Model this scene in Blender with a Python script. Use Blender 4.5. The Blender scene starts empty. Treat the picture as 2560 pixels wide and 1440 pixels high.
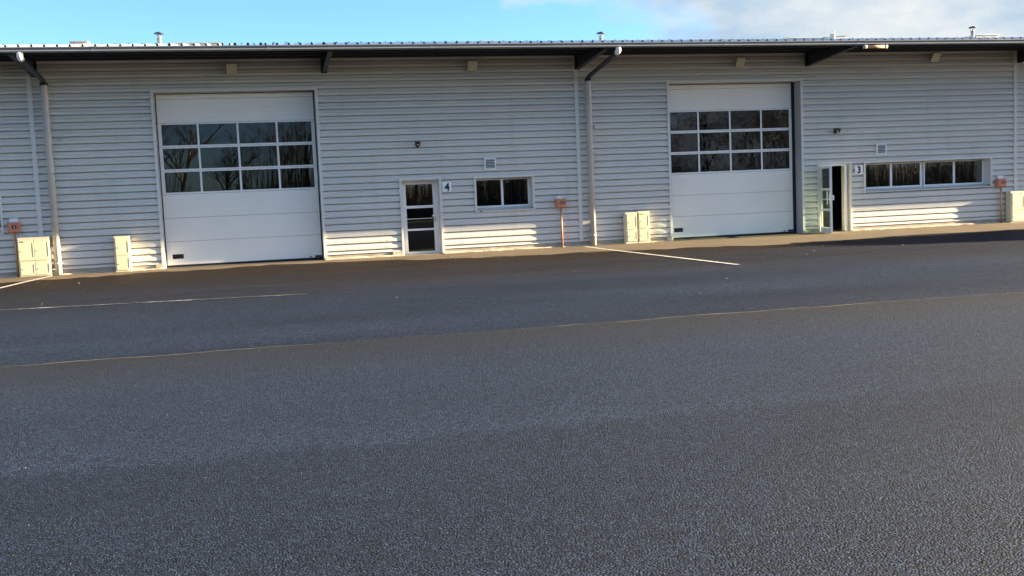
import bpy, bmesh, math, random
from mathutils import Vector, Matrix
random.seed(7)
S = bpy.context.scene
C = S.collection

# ------------------------------------------------------------------ camera
YAW, PITCH, ROLL = 0.236366, 0.088171, -0.042874
CAM = Vector((0.0, -28.969, 1.545))
fwd = Vector((math.sin(YAW)*math.cos(PITCH), math.cos(YAW)*math.cos(PITCH), -math.sin(PITCH)))
rt = Vector((math.cos(YAW), -math.sin(YAW), 0.0)); up = rt.cross(fwd)
c_, s_ = math.cos(ROLL), math.sin(ROLL)
r2 = c_*rt + s_*up; u2 = -s_*rt + c_*up
cam = bpy.data.cameras.new('camera'); camo = bpy.data.objects.new('camera', cam); C.objects.link(camo)
M = Matrix((r2, u2, -fwd)).transposed().to_4x4(); M.translation = CAM
camo.matrix_world = M
cam.sensor_width = 36.0; cam.lens = 2618.97/2560*36.0
cam.clip_start = 0.1; cam.clip_end = 2000
S.camera = camo

# ------------------------------------------------------------------ light
SUN_AZ, SUN_EL = math.radians(98.5), math.radians(13.5)      # clockwise from +Y
sdir = Vector((math.sin(SUN_AZ)*math.cos(SUN_EL), math.cos(SUN_AZ)*math.cos(SUN_EL), math.sin(SUN_EL)))
W = bpy.data.worlds.new('World'); S.world = W; W.use_nodes = True
nt = W.node_tree; nt.nodes.clear()
def N(t, typ, **kw):
    n = t.nodes.new(typ)
    for k, v in kw.items():
        if k.startswith('i_'):
            n.inputs[k[2:].replace('_', ' ')].default_value = v
        else: setattr(n, k, v)
    return n
sky = N(nt, 'ShaderNodeTexSky', sky_type='NISHITA', sun_disc=False, sun_elevation=SUN_EL, sun_rotation=SUN_AZ,
        altitude=100, air_density=0.80, dust_density=0.35, ozone_density=4.8)
SKY_STRENGTH = 0.05
bg1 = N(nt, 'ShaderNodeBackground', i_Strength=SKY_STRENGTH)
bg2 = N(nt, 'ShaderNodeBackground', i_Strength=0.026)
tc = N(nt, 'ShaderNodeTexCoord')
mp = N(nt, 'ShaderNodeMapping'); mp.inputs['Scale'].default_value = (1, 1, 2.2); mp.inputs['Location'].default_value = (12.0, 16.82, 7.36)
n1 = N(nt, 'ShaderNodeTexNoise', i_Scale=1.7, i_Detail=8.0, i_Roughness=0.52)
cr = N(nt, 'ShaderNodeValToRGB'); cr.color_ramp.elements[0].position = 0.503; cr.color_ramp.elements[1].position = 0.55
cc = N(nt, 'ShaderNodeValToRGB')
cc.color_ramp.elements[0].position = 0.40; cc.color_ramp.elements[0].color = (2.5, 3.3, 4.1, 1)
cc.color_ramp.elements[1].position = 0.60; cc.color_ramp.elements[1].color = (4.3, 4.5, 4.55, 1)
n2 = N(nt, 'ShaderNodeTexNoise', i_Scale=6.0, i_Detail=6.0, i_Roughness=0.6)
mx = N(nt, 'ShaderNodeMixShader'); wo = N(nt, 'ShaderNodeOutputWorld')
L = nt.links.new
L(tc.outputs['Generated'], mp.inputs['Vector']); L(mp.outputs[0], n1.inputs['Vector']); L(mp.outputs[0], n2.inputs['Vector'])
L(n1.outputs['Fac'], cr.inputs[0])
L(n2.outputs['Fac'], cc.inputs[0]); L(cc.outputs[0], bg2.inputs['Color'])
L(sky.outputs[0], bg1.inputs['Color']); L(cr.outputs[0], mx.inputs['Fac'])
L(bg1.outputs[0], mx.inputs[1]); L(bg2.outputs[0], mx.inputs[2]); L(mx.outputs[0], wo.inputs['Surface'])

sun = bpy.data.lights.new('sun', 'SUN'); sun.energy = 4.3; sun.angle = math.radians(0.53); sun.color = (1.0, 0.78, 0.48)
suno = bpy.data.objects.new('sun', sun); C.objects.link(suno)
suno.rotation_euler = sdir.to_track_quat('Z', 'Y').to_euler(); suno.location = (60, -10, 20)

S.render.engine = 'CYCLES'
vs = S.view_settings; vs.view_transform = 'Standard'; vs.look = 'None'; vs.gamma = 1.0; vs.use_curve_mapping = False
vs.exposure = 2.95

# ------------------------------------------------------------------ materials
def mat(name, col, rough=0.6, metal=0.0, var=0.10, vscale=2.0, bump=0.0, bscale=40.0, spec=0.5, vz=1.0, col2=None, fine=0.0):
    m = bpy.data.materials.new(name); m.use_nodes = True; t = m.node_tree
    b = t.nodes['Principled BSDF']; b.inputs['Roughness'].default_value = rough; b.inputs['Metallic'].default_value = metal
    b.inputs['Specular IOR Level'].default_value = spec
    g = N(t, 'ShaderNodeNewGeometry'); mp = N(t, 'ShaderNodeMapping'); mp.inputs['Scale'].default_value = (1, 1, vz)
    t.links.new(g.outputs['Position'], mp.inputs['Vector'])
    n = N(t, 'ShaderNodeTexNoise', i_Scale=vscale, i_Detail=6.0, i_Roughness=0.65); t.links.new(mp.outputs[0], n.inputs['Vector'])
    r = N(t, 'ShaderNodeValToRGB'); e = r.color_ramp.elements
    e[0].position = 0.3; e[1].position = 0.7
    a = tuple(x*(1-var) for x in col); bb = tuple(min(1, x*(1+var)) for x in col)
    if col2: a = col2
    e[0].color = (*a, 1); e[1].color = (*bb, 1)
    t.links.new(n.outputs['Fac'], r.inputs[0]); t.links.new(r.outputs[0], b.inputs['Base Color'])
    rr = N(t, 'ShaderNodeMapRange'); rr.inputs['To Min'].default_value = max(0.02, rough-0.08); rr.inputs['To Max'].default_value = min(1, rough+0.08)
    t.links.new(n.outputs['Fac'], rr.inputs['Value']); t.links.new(rr.outputs[0], b.inputs['Roughness'])
    if bump:
        n3 = N(t, 'ShaderNodeTexNoise', i_Scale=bscale, i_Detail=4.0); t.links.new(g.outputs['Position'], n3.inputs['Vector'])
        bp = N(t, 'ShaderNodeBump', i_Strength=bump, i_Distance=0.01); t.links.new(n3.outputs['Fac'], bp.inputs['Height'])
        t.links.new(bp.outputs[0], b.inputs['Normal'])
    return m
def glassmat(name, tint, wav=0.0, wscale=2.0, ior=1.6):
    m = bpy.data.materials.new(name); m.use_nodes = True; t = m.node_tree; t.nodes.clear()
    o = N(t, 'ShaderNodeOutputMaterial'); mixs = N(t, 'ShaderNodeMixShader')
    tr = N(t, 'ShaderNodeBsdfTransparent'); tr.inputs[0].default_value = (*tint, 1)
    gl = N(t, 'ShaderNodeBsdfGlossy', i_Roughness=0.0); gl.inputs[0].default_value = (1, 1, 1, 1)
    fr = N(t, 'ShaderNodeFresnel', i_IOR=ior)
    if wav:
        g = N(t, 'ShaderNodeNewGeometry'); n = N(t, 'ShaderNodeTexNoise', i_Scale=wscale, i_Detail=2.0)
        t.links.new(g.outputs['Position'], n.inputs['Vector'])
        bp = N(t, 'ShaderNodeBump', i_Strength=wav, i_Distance=0.02); t.links.new(n.outputs['Fac'], bp.inputs['Height'])
        t.links.new(bp.outputs[0], gl.inputs['Normal'])
    t.links.new(fr.outputs[0], mixs.inputs[0]); t.links.new(tr.outputs[0], mixs.inputs[1]); t.links.new(gl.outputs[0], mixs.inputs[2])
    t.links.new(mixs.outputs[0], o.inputs['Surface'])
    return m

MT = {}
MT['clad'] = mat('silver_grey_cladding', (0.62, 0.61, 0.565), 0.45, 0.0, 0.05, 0.7, vz=2.5)
def grime(m, lo, amount):
    # faint rain streaks: tall narrow noise, stain colour only
    t = m.node_tree; b = t.nodes['Principled BSDF']; src = b.inputs['Base Color'].links[0].from_socket
    g = N(t, 'ShaderNodeNewGeometry'); mp = N(t, 'ShaderNodeMapping'); mp.inputs['Scale'].default_value = (2.6, 1, 0.25)
    n = N(t, 'ShaderNodeTexNoise', i_Scale=1.0, i_Detail=5.0, i_Roughness=0.6); r = N(t, 'ShaderNodeMapRange'); r.inputs['From Min'].default_value = lo; r.inputs['From Max'].default_value = lo+0.2; r.inputs['To Max'].default_value = amount
    mx = N(t, 'ShaderNodeMix', data_type='RGBA', blend_type='MULTIPLY'); mx.inputs['B'].default_value = (0.62, 0.58, 0.50, 1)
    t.links.new(g.outputs['Position'], mp.inputs['Vector']); t.links.new(mp.outputs[0], n.inputs['Vector']); t.links.new(n.outputs['Fac'], r.inputs['Value'])
    t.links.new(r.outputs[0], mx.inputs['Factor']); t.links.new(src, mx.inputs['A']); t.links.new(mx.outputs['Result'], b.inputs['Base Color'])
grime(MT['clad'], 0.55, 0.22)
MT['trim'] = mat('pale_grey_flashing', (0.69, 0.675, 0.63), 0.40, 0.0, 0.05, 1.2)
MT['jamb'] = mat('mid_grey_jamb_lining', (0.40,0.40,0.41), 0.45, 0.0, 0.06, 1.0)
MT['door'] = mat('off_white_door_panel', (0.90, 0.87, 0.79), 0.45, 0.0, 0.03, 0.8, bump=0.05, bscale=220)
MT['alu'] = mat('pale_aluminium_frame', (0.82,0.82,0.80), 0.35, 0.0, 0.04, 3)
MT['rubber'] = mat('black_rubber', (0.012, 0.012, 0.014), 0.7, 0, 0.2, 8)
MT['black'] = mat('black_plastic', (0.012, 0.013, 0.016), 0.35, 0, 0.2, 8)
MT['pvc'] = mat('grey_pvc', (0.50, 0.49, 0.465), 0.42, 0, 0.10, 1.5)
MT['peach'] = mat('sun_tinted_pvc', (0.62, 0.33, 0.17), 0.5, 0, 0.06, 3)  # orange of the warm sun put into the pale pipe's base colour
MT['gutter'] = mat('dark_grey_gutter', (0.17, 0.185, 0.20), 0.35, 0.0, 0.10, 1.0)
MT['steel'] = mat('painted_blue_black_steel', (0.022, 0.027, 0.042), 0.5, 0, 0.15, 2)
MT['soffit'] = mat('dark_soffit_sheet', (0.018, 0.022, 0.032), 0.6, 0, 0.12, 2)
MT['roof'] = mat('galvanised_roof_sheet', (0.46, 0.50, 0.53), 0.32, 0.55, 0.10, 1.5)
MT['zinc'] = mat('weathered_zinc', (0.42, 0.41, 0.38), 0.5, 0.3, 0.12, 3)
MT['flue'] = mat('stainless_flue', (0.62, 0.60, 0.58), 0.28, 0.8, 0.08, 5)
MT['cream'] = mat('cream_moulded_cabinet', (0.72, 0.66, 0.44), 0.5, 0, 0.05, 4, bump=0.03, bscale=150)
MT['salmon'] = mat('sun_bleached_red_box', (0.56, 0.21, 0.12), 0.5, 0, 0.12, 12)
MT['copper'] = mat('rusty_orange_post', (0.48, 0.26, 0.12), 0.5, 0.1, 0.25, 9)
MT['white'] = mat('white_enamel', (0.86, 0.87, 0.86), 0.4, 0, 0.03, 6)
MT['concrete'] = mat('rough_concrete', (0.34, 0.30, 0.25), 0.85, 0, 0.25, 3.5, bump=0.5, bscale=45)
MT['ledge'] = mat('chipped_pale_concrete', (0.46, 0.41, 0.32), 0.85, 0, 0.28, 6.0, bump=0.8, bscale=30)
MT['flood'] = mat('olive_grey_lamp_housing', (0.50, 0.51, 0.44), 0.5, 0, 0.08, 8)
MT['bark'] = mat('grey_brown_bark', (0.16, 0.115, 0.075), 0.85, 0, 0.35, 4, bump=0.5, bscale=30)
MT['birch'] = mat('pale_birch_bark', (0.55, 0.50, 0.42), 0.8, 0, 0.5, 5, vz=4, col2=(0.10, 0.08, 0.06))
MT['twig'] = mat('brown_dead_twigs', (0.10, 0.092, 0.082), 0.9, 0, 0.4, 0.5)
MT['grass'] = mat('winter_grass', (0.09, 0.10, 0.035), 0.9, 0, 0.35, 0.6, bump=0.6, bscale=12)
MT['leaf'] = mat('dark_evergreen', (0.04, 0.06, 0.025), 0.7, 0, 0.4, 3)
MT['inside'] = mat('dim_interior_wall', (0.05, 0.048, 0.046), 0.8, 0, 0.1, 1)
MT['grit'] = mat('pale_grit', (0.30, 0.26, 0.21), 0.8, 0, 0.5, 10)
MT['glassA'] = glassmat('dark_polycarbonate_glazing', (0.55, 0.58, 0.60), 0.03, 0.9, 1.40)
MT['glassB'] = glassmat('window_glass', (0.72, 0.76, 0.74), 0.02, 0.8, 1.60)
MT['glassC'] = glassmat('rippled_polycarbonate_glazing', (0.45, 0.47, 0.48), 0.10, 2.6, 1.48)
MT['glassD'] = glassmat('greenish_door_glass', (0.70, 0.80, 0.68), 0.0, 1.0, 1.5)

def paintmat(name='worn_white_road_paint', sc=9.0, lo=0.40):
    m = mat(name, (0.62, 0.60, 0.55), 0.7, 0, 0.1, 3)
    t = m.node_tree; b = t.nodes['Principled BSDF']
    g = N(t, 'ShaderNodeNewGeometry'); n = N(t, 'ShaderNodeTexNoise', i_Scale=sc, i_Detail=8.0, i_Roughness=0.8)
    t.links.new(g.outputs['Position'], n.inputs['Vector'])
    r = N(t, 'ShaderNodeValToRGB'); r.color_ramp.elements[0].position = lo; r.color_ramp.elements[1].position = lo+0.1
    t.links.new(n.outputs['Fac'], r.inputs[0])
    mixc = N(t, 'ShaderNodeMix', data_type='RGBA'); mixc.inputs['A'].default_value = (0.085, 0.08, 0.075, 1); mixc.inputs['B'].default_value = (0.60, 0.58, 0.53, 1)
    t.links.new(r.outputs[0], mixc.inputs['Factor']); t.links.new(mixc.outputs['Result'], b.inputs['Base Color'])
    return m
MT['paint'] = paintmat(); MT['faded'] = paintmat('almost_worn_off_road_paint', 0.9, 0.50)

def asphalt(name, base, warm, wy0, wy1, bump, spec=0.45, dark_edge=None):
    """black-top: aggregate speckle, brown tint toward the building, worn and dark patches"""
    m = bpy.data.materials.new(name); m.use_nodes = True; t = m.node_tree; l = t.links.new
    b = t.nodes['Principled BSDF']; b.inputs['Specular IOR Level'].default_value = spec
    g = N(t, 'ShaderNodeNewGeometry'); sp = N(t, 'ShaderNodeSeparateXYZ'); l(g.outputs['Position'], sp.inputs[0])
    vo = N(t, 'ShaderNodeTexVoronoi', i_Scale=92.0, feature='F1'); l(g.outputs['Position'], vo.inputs['Vector'])
    nf = N(t, 'ShaderNodeTexNoise', i_Scale=130.0, i_Detail=3.0, i_Roughness=0.7); l(g.outputs['Position'], nf.inputs['Vector'])
    # stone colour per cell
    hs = N(t, 'ShaderNodeSeparateColor'); l(vo.outputs['Color'], hs.inputs[0])
    r1 = N(t, 'ShaderNodeValToRGB'); e = r1.color_ramp.elements
    e[0].position = 0.0; e[0].color = (*[x*0.25 for x in base], 1); e[1].position = 1.0; e[1].color = (*[min(1, x*3.0) for x in base], 1)
    k = r1.color_ramp.elements.new(0.6); k.color = (*base, 1)
    l(hs.outputs[0], r1.inputs[0])
    # large worn patches, drawn out along the yard
    mp = N(t, 'ShaderNodeMapping'); mp.inputs['Scale'].default_value = (0.10, 0.42, 1); l(g.outputs['Position'], mp.inputs['Vector'])
    nl = N(t, 'ShaderNodeTexNoise', i_Scale=1.0, i_Detail=6.0, i_Roughness=0.6); l(mp.outputs[0], nl.inputs['Vector'])
    rl = N(t, 'ShaderNodeMapRange'); rl.inputs['From Min'].default_value = 0.3; rl.inputs['From Max'].default_value = 0.7
    rl.inputs['To Min'].default_value = 0.72; rl.inputs['To Max'].default_value = 1.30; l(nl.outputs['Fac'], rl.inputs['Value'])
    mul = N(t, 'ShaderNodeMix', data_type='RGBA', blend_type='MULTIPLY'); mul.inputs['Factor'].default_value = 1.0
    l(r1.outputs[0], mul.inputs['A']); l(rl.outputs[0], mul.inputs['B'])
    # brown tint rising with Y; paints the yard's sun-and-shade band into the colour
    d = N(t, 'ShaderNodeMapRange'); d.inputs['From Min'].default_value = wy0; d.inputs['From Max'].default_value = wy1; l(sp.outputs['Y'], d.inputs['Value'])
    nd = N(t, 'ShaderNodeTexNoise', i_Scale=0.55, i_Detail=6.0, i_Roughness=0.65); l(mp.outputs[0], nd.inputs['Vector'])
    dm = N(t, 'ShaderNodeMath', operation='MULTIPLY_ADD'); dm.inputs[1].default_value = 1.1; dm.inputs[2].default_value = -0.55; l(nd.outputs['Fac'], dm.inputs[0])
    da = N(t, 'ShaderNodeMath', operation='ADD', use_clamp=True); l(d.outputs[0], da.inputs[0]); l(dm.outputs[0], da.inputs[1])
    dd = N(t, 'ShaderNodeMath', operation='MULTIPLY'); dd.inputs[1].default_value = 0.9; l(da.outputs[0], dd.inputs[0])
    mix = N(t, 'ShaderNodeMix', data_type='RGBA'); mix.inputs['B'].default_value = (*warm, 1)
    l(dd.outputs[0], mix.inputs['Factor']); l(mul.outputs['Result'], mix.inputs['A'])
    out = mix.outputs['Result']
    if dark_edge is not None:      # an older, darker lane of tarmac with a wandering edge
        nw = N(t, 'ShaderNodeTexNoise', i_Scale=1.4, i_Detail=5.0); l(g.outputs['Position'], nw.inputs['Vector'])
        aw = N(t, 'ShaderNodeMath', operation='MULTIPLY_ADD'); aw.inputs[1].default_value = 0.5; l(nw.outputs['Fac'], aw.inputs[0]); l(sp.outputs['Y'], aw.inputs[2])
        rw = N(t, 'ShaderNodeMapRange', interpolation_type='SMOOTHSTEP'); rw.inputs['From Min'].default_value = dark_edge+0.35; rw.inputs['From Max'].default_value = dark_edge+0.1
        rw.inputs['To Min'].default_value = 1.0; rw.inputs['To Max'].default_value = 0.74; l(aw.outputs[0], rw.inputs['Value'])
        m2 = N(t, 'ShaderNodeMix', data_type='RGBA', blend_type='MULTIPLY'); m2.inputs['Factor'].default_value = 1.0
        l(out, m2.inputs['A']); l(rw.outputs[0], m2.inputs['B']); out = m2.outputs['Result']
    l(out, b.inputs['Base Color'])
    rr = N(t, 'ShaderNodeMapRange'); rr.inputs['To Min'].default_value = 0.50; rr.inputs['To Max'].default_value = 0.85
    l(nl.outputs['Fac'], rr.inputs['Value']); l(rr.outputs[0], b.inputs['Roughness'])
    ah = N(t, 'ShaderNodeMath', operation='MULTIPLY_ADD'); ah.inputs[1].default_value = -1.6; l(vo.outputs['Distance'], ah.inputs[0]); l(nf.outputs['Fac'], ah.inputs[2])
    bp = N(t, 'ShaderNodeBump', i_Strength=bump, i_Distance=0.008); l(ah.outputs[0], bp.inputs['Height']); l(bp.outputs[0], b.inputs['Normal'])
    return m
MT['yard'] = asphalt('yard_asphalt', (0.015, 0.0238, 0.042), (0.0185, 0.0125, 0.0072), -13.5, -4.0, 0.9, 0.10)  # brown near the wall stands in for the low sun's band
MT['road'] = asphalt('older_road_asphalt', (0.0145, 0.0238, 0.0435), (0.023, 0.0235, 0.0215), -19.8, -16.5, 0.95, 0.16, dark_edge=-22.3)
MT['apron'] = mat('sandy_concrete_apron', (0.094, 0.068, 0.039), 0.85, 0, 0.25, 0.9, bump=0.5, bscale=60)

# ------------------------------------------------------------------ mesh helpers
class MB:
    def __init__(s): s.v = []; s.f = []; s.sm = []
    def box(s, x0, x1, y0, y1, z0, z1):
        n = len(s.v)
        s.v += [(x0,y0,z0),(x1,y0,z0),(x1,y1,z0),(x0,y1,z0),(x0,y0,z1),(x1,y0,z1),(x1,y1,z1),(x0,y1,z1)]
        for q in ((0,3,2,1),(4,5,6,7),(0,1,5,4),(1,2,6,5),(2,3,7,6),(3,0,4,7)): s.f.append(tuple(n+i for i in q)); s.sm.append(False)
        return s
    def obox(s, mat4, hx, hy, hz):
        n = len(s.v)
        for z in (-hz, hz):
            for x, y in ((-hx,-hy),(hx,-hy),(hx,hy),(-hx,hy)): s.v.append(tuple(mat4 @ Vector((x,y,z))))
        for q in ((0,3,2,1),(4,5,6,7),(0,1,5,4),(1,2,6,5),(2,3,7,6),(3,0,4,7)): s.f.append(tuple(n+i for i in q)); s.sm.append(False)
        return s
    def extr(s, prof, x0, x1, closed=False, smooth=False, caps=False):   # prof: list of (y,z) swept along X
        n = len(s.v); k = len(prof)
        for x in (x0, x1):
            for y, z in prof: s.v.append((x, y, z))
        for i in range(k if closed else k-1):
            j = (i+1) % k
            s.f.append((n+i, n+j, n+k+j, n+k+i)); s.sm.append(smooth)
        if caps and closed:
            s.f.append(tuple(n+i for i in reversed(range(k)))); s.f.append(tuple(n+k+i for i in range(k))); s.sm += [False, False]
        return s
    def tube(s, pts, rad, seg=14, caps=True, smooth=True):
        pts = [Vector(p) for p in pts]; n0 = len(s.v); rads = rad if isinstance(rad, (list, tuple)) else [rad]*len(pts)
        prev = None
        for i, p in enumerate(pts):
            a = pts[min(i+1, len(pts)-1)] - pts[max(i-1, 0)]; a.normalize()
            if prev is None:
                h = Vector((0,0,1)) if abs(a.z) < 0.9 else Vector((1,0,0))
                u = a.cross(h).normalized()
            else: u = (prev - a*prev.dot(a)).normalized()
            prev = u; w = a.cross(u)
            for k in range(seg):
                t = 2*math.pi*k/seg
                s.v.append(tuple(p + (u*math.cos(t) + w*math.sin(t))*rads[i]))
        for i in range(len(pts)-1):
            for k in range(seg):
                a, b = n0+i*seg+k, n0+i*seg+(k+1) % seg
                s.f.append((a, b, b+seg, a+seg)); s.sm.append(smooth)
        if caps:
            s.f.append(tuple(n0+k for k in reversed(range(seg)))); s.f.append(tuple(n0+(len(pts)-1)*seg+k for k in range(seg))); s.sm += [False, False]
        return s
    def poly(s, pts):
        n = len(s.v); s.v += [tuple(p) for p in pts]; s.f.append(tuple(range(n, n+len(pts)))); s.sm.append(False); return s
    def mesh(s, name, m, bevel=0.0):
        me = bpy.data.meshes.new(name); me.from_pydata(s.v, [], s.f); me.materials.append(MT[m])
        for p, q in zip(me.polygons, s.sm): p.use_smooth = q
        bm = bmesh.new(); bm.from_mesh(me); bmesh.ops.recalc_face_normals(bm, faces=bm.faces)
        if bevel: bmesh.ops.bevel(bm, geom=[e for e in bm.edges if len(e.link_faces) == 2 and e.calc_face_angle(0) > 0.6], offset=bevel, segments=2, affect='EDGES', profile=0.6)
        bm.to_mesh(me); bm.free(); me.update(); return me
    def build(s, name, m, parent=None, bevel=0.0): return link(name, s.mesh(name, m, bevel), parent)
def link(name, me, parent=None):
    o = bpy.data.objects.new(name, me); C.objects.link(o)
    if parent is not None:
        o.parent = parent
        chain = parent
        off = Vector()
        while chain is not None: off += chain.location; chain = chain.parent
        o.location = -off        # meshes are written in world coordinates
    return o
def tag(o, label=None, cat=None, group=None, kind=None):
    if label: o['label'] = label
    if cat: o['category'] = cat
    if group: o['group'] = group
    if kind: o['kind'] = kind
    return o
def thing(name, label, cat, loc=(0,0,0), group=None):
    o = bpy.data.objects.new(name, None); C.objects.link(o); o.location = loc; o.empty_display_size = 0.2
    return tag(o, label, cat, group)
def box(name, m, parent, *a, bevel=0.0): return MB().box(*a).build(name, m, parent, bevel)

# ------------------------------------------------------------------ ground
def sheet(name, m, x0, x1, y0, y1, z, kind='structure'):
    return tag(MB().poly([(x0,y0,z),(x1,y0,z),(x1,y1,z),(x0,y1,z)]).build(name, m), kind=kind)
g = sheet('ground', 'grass', -400, 400, -400, 400, -0.06)
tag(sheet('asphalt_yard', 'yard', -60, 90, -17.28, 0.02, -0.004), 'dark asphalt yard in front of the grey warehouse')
rd = MB(); rnd = random.Random(3)
xs = [-60+0.35*i for i in range(int(150/0.35)+1)]
edge = [-17.28 + 0.012*math.sin(x*1.7) + rnd.uniform(-0.04, 0.04) for x in xs]
for i in range(len(xs)-1):
    rd.poly([(xs[i],-41,-0.0005),(xs[i+1],-41,-0.0005),(xs[i+1],edge[i+1],-0.0005),(xs[i],edge[i],-0.0005)])
tag(rd.build('road', 'road'), 'older coarse asphalt roadway beyond the seam', kind='structure')
sm = MB()
for i in range(len(xs)-1):
    w0 = max(-0.008, 0.014+0.018*math.sin(i*0.31)+rnd.uniform(-.012,.02)); 
    sm.poly([(xs[i],edge[i]-0.02,0.003),(xs[i+1],edge[i+1]-0.02,0.003),(xs[i+1],edge[i+1]+w0,0.003),(xs[i],edge[i]+w0,0.003)])
MT['moss'] = mat('sandy_moss_in_seam', (0.062, 0.056, 0.036), 0.9, 0, 0.7, 3)
tag(sm.build('pavement_seam', 'moss'), 'sandy moss line along the seam between two asphalts', kind='structure')
# sandy apron along the wall, wandering outer edge
ap = MB(); key = [(-60,-2.4),(-6,-2.3),(-4.5,-2.0),(-2.5,-1.2),(0,-1.0),(3,-1.6),(4.8,-2.6),(9,-3.5),(14,-4.5),(20,-4.2),(27,-4.2),(90,-4.2)]
def kf(x):
    for (a, b), (c, d) in zip(key, key[1:]):
        if a <= x <= c: return b+(d-b)*(x-a)/(c-a)
xa = [-30+0.3*i for i in range(251)]
ea = [kf(x)+0.16*math.sin(x*0.9)+0.12*math.sin(x*2.3+1)+rnd.uniform(-0.22,0.22) for x in xa]
for i in range(250): ap.poly([(xa[i],ea[i],0.002),(xa[i+1],ea[i+1],0.002),(xa[i+1],0.02,0.002),(xa[i],0.02,0.002)])
tag(ap.build('concrete_apron', 'apron'), 'sandy pale apron along the foot of the wall', kind='structure')
def stripe(pts, w, z=0.006, m_='paint'):
    m = MB()
    for (x0,y0),(x1,y1) in zip(pts, pts[1:]):
        d = Vector((x1-x0,y1-y0)).normalized(); nx, ny = -d.y*w/2, d.x*w/2
        m.poly([(x0+nx,y0+ny,z),(x0-nx,y0-ny,z),(x1-nx,y1-ny,z),(x1+nx,y1+ny,z)])
    return tag(m.build('painted_line', m_), kind='structure')
stripe([(9.05,-0.5),(9.03,-2.0),(9.12,-10.1)], 0.11)
stripe([(-5.12,-0.4),(-5.35,-2.2),(-6.1,-10.2)], 0.11)
stripe([(-9.0,-9.95),(-4.23,-10.05),(-1.99,-10.30),(0.75,-10.64)], 0.075, m_='faded')
stripe([(5.02,-0.15),(4.85,-2.9)], 0.03, m_='faded'); stripe([(4.85,-2.93),(9.0,-3.55)], 0.05, m_='faded')
# scattered grit and leaf litter: nobody could count it
gr = MB(); rg = random.Random(5)
def chip(x, y, r):
    n = len(gr.v); h = r*0.6; k = 5
    for i in range(k):
        a = 6.283*i/k+rg.random(); gr.v.append((x+math.cos(a)*r*rg.uniform(.6,1.2), y+math.sin(a)*r*rg.uniform(.6,1.2), 0.004))
    gr.v.append((x+rg.uniform(-.3,.3)*r, y, 0.004+h))
    for i in range(k): gr.f.append((n+i, n+(i+1)%k, n+k)); gr.sm.append(False)
for x, y, r in [(-3.94,-3.93,.035),(-3.17,-4.21,.03),(6.0,-9.4,.03),(7.6,-12.8,.03),(13.3,-6.1,.04),(11.5,-8.5,.05),(-.74,-20.77,.012),(-1.47,-22.1,.012),(3,-3.2,.03),(2.1,-12.4,.025),(12.2,-7.6,.05),(14.6,-7.4,.045),(13,-5.2,.04),(-1.2,-23.4,.008),(1.1,-22.9,.007)]: chip(x, y, r*.55)
for i in range(260):
    x = rg.uniform(-7, 24); y = -abs(rg.gauss(0, 7)) - 0.3
    chip(x, y, rg.uniform(.004, .011))
for i in range(160): chip(rg.uniform(-3, 4), rg.uniform(-17, -25), rg.uniform(.002, .005))
tag(gr.build('scattered_grit', 'grit'), 'tiny pale stones and litter scattered over the asphalt', 'grit', kind='stuff')

# dead leaves and dirt blown against the foot of the wall
MT['litter'] = mat('brown_dead_leaves', (0.10, 0.065, 0.035), 0.9, 0, 0.6, 14)
keep = gr; gr = MB()
for i in range(900):
    x = rg.uniform(-6.5, 24.5); k = 0.5+0.5*math.sin(x*1.3)*math.sin(x*0.47+1)
    if rg.random() > 0.25+0.75*k or -2.3 < x < 1.7 or 12 < x < 16.1 or 4 < x < 5 or 16.8 < x < 17.6: continue
    chip(x, -0.09-abs(rg.gauss(0, .16)), rg.uniform(.008, .026))
tag(gr.build('leaf_litter', 'litter'), 'brown dead leaves and dirt blown along the foot of the wall', 'leaf litter', kind='stuff')
# ------------------------------------------------------------------ warehouse
WH = thing('warehouse', 'long grey corrugated metal warehouse with two big roller doors', 'warehouse', (9, 0, 0))
P0, PZ = 0.183, 0.235            # rib pitch, first rib line
X_A, X_B, ZB, ZT = -13.0, 50.0, 0.14, 5.50
def prof(z0, z1):
    pts = []
    k = int(math.floor((z0-PZ)/P0))-1
    raw = []
    while PZ+k*P0 < z1+P0:
        z = PZ+k*P0
        raw += [(0.0, z), (0.0, z+0.072), (0.022, z+0.116), (0.022, z+0.149), (0.105, z+0.150), (0.105, z+0.180)]; k += 1
    def at(z):
        for (y0, a), (y1, b) in zip(raw, raw[1:]):
            if a <= z <= b: return y0+(y1-y0)*(z-a)/max(1e-9, b-a)
        return 0
    return [(at(z0), z0)] + [p for p in raw if z0+1e-4 < p[1] < z1-1e-4] + [(at(z1), z1)]
zk = lambda k: PZ+k*P0
ROWS = [ZB, zk(5), zk(10), zk(14), zk(19), zk(24), ZT]
ROLL4, ROLL3 = (-2.41, 1.77), (11.92, 16.19)
D4, D3 = (3.93, 5.04), (16.73, 17.82)
W4, W3, W5 = (6.05, 7.72), (18.32, 22.82), (-9.6, -6.27)
TRIMS = [-5.37, 9.10, 23.72, 38.15]
holes = {0: [ROLL4, ROLL3, D4, D3], 1: [ROLL4, ROLL3, D4, D3, W4, W3, W5], 2: [ROLL4, ROLL3], 3: [ROLL4, ROLL3], 4: [ROLL4, ROLL3], 5: []}
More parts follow.
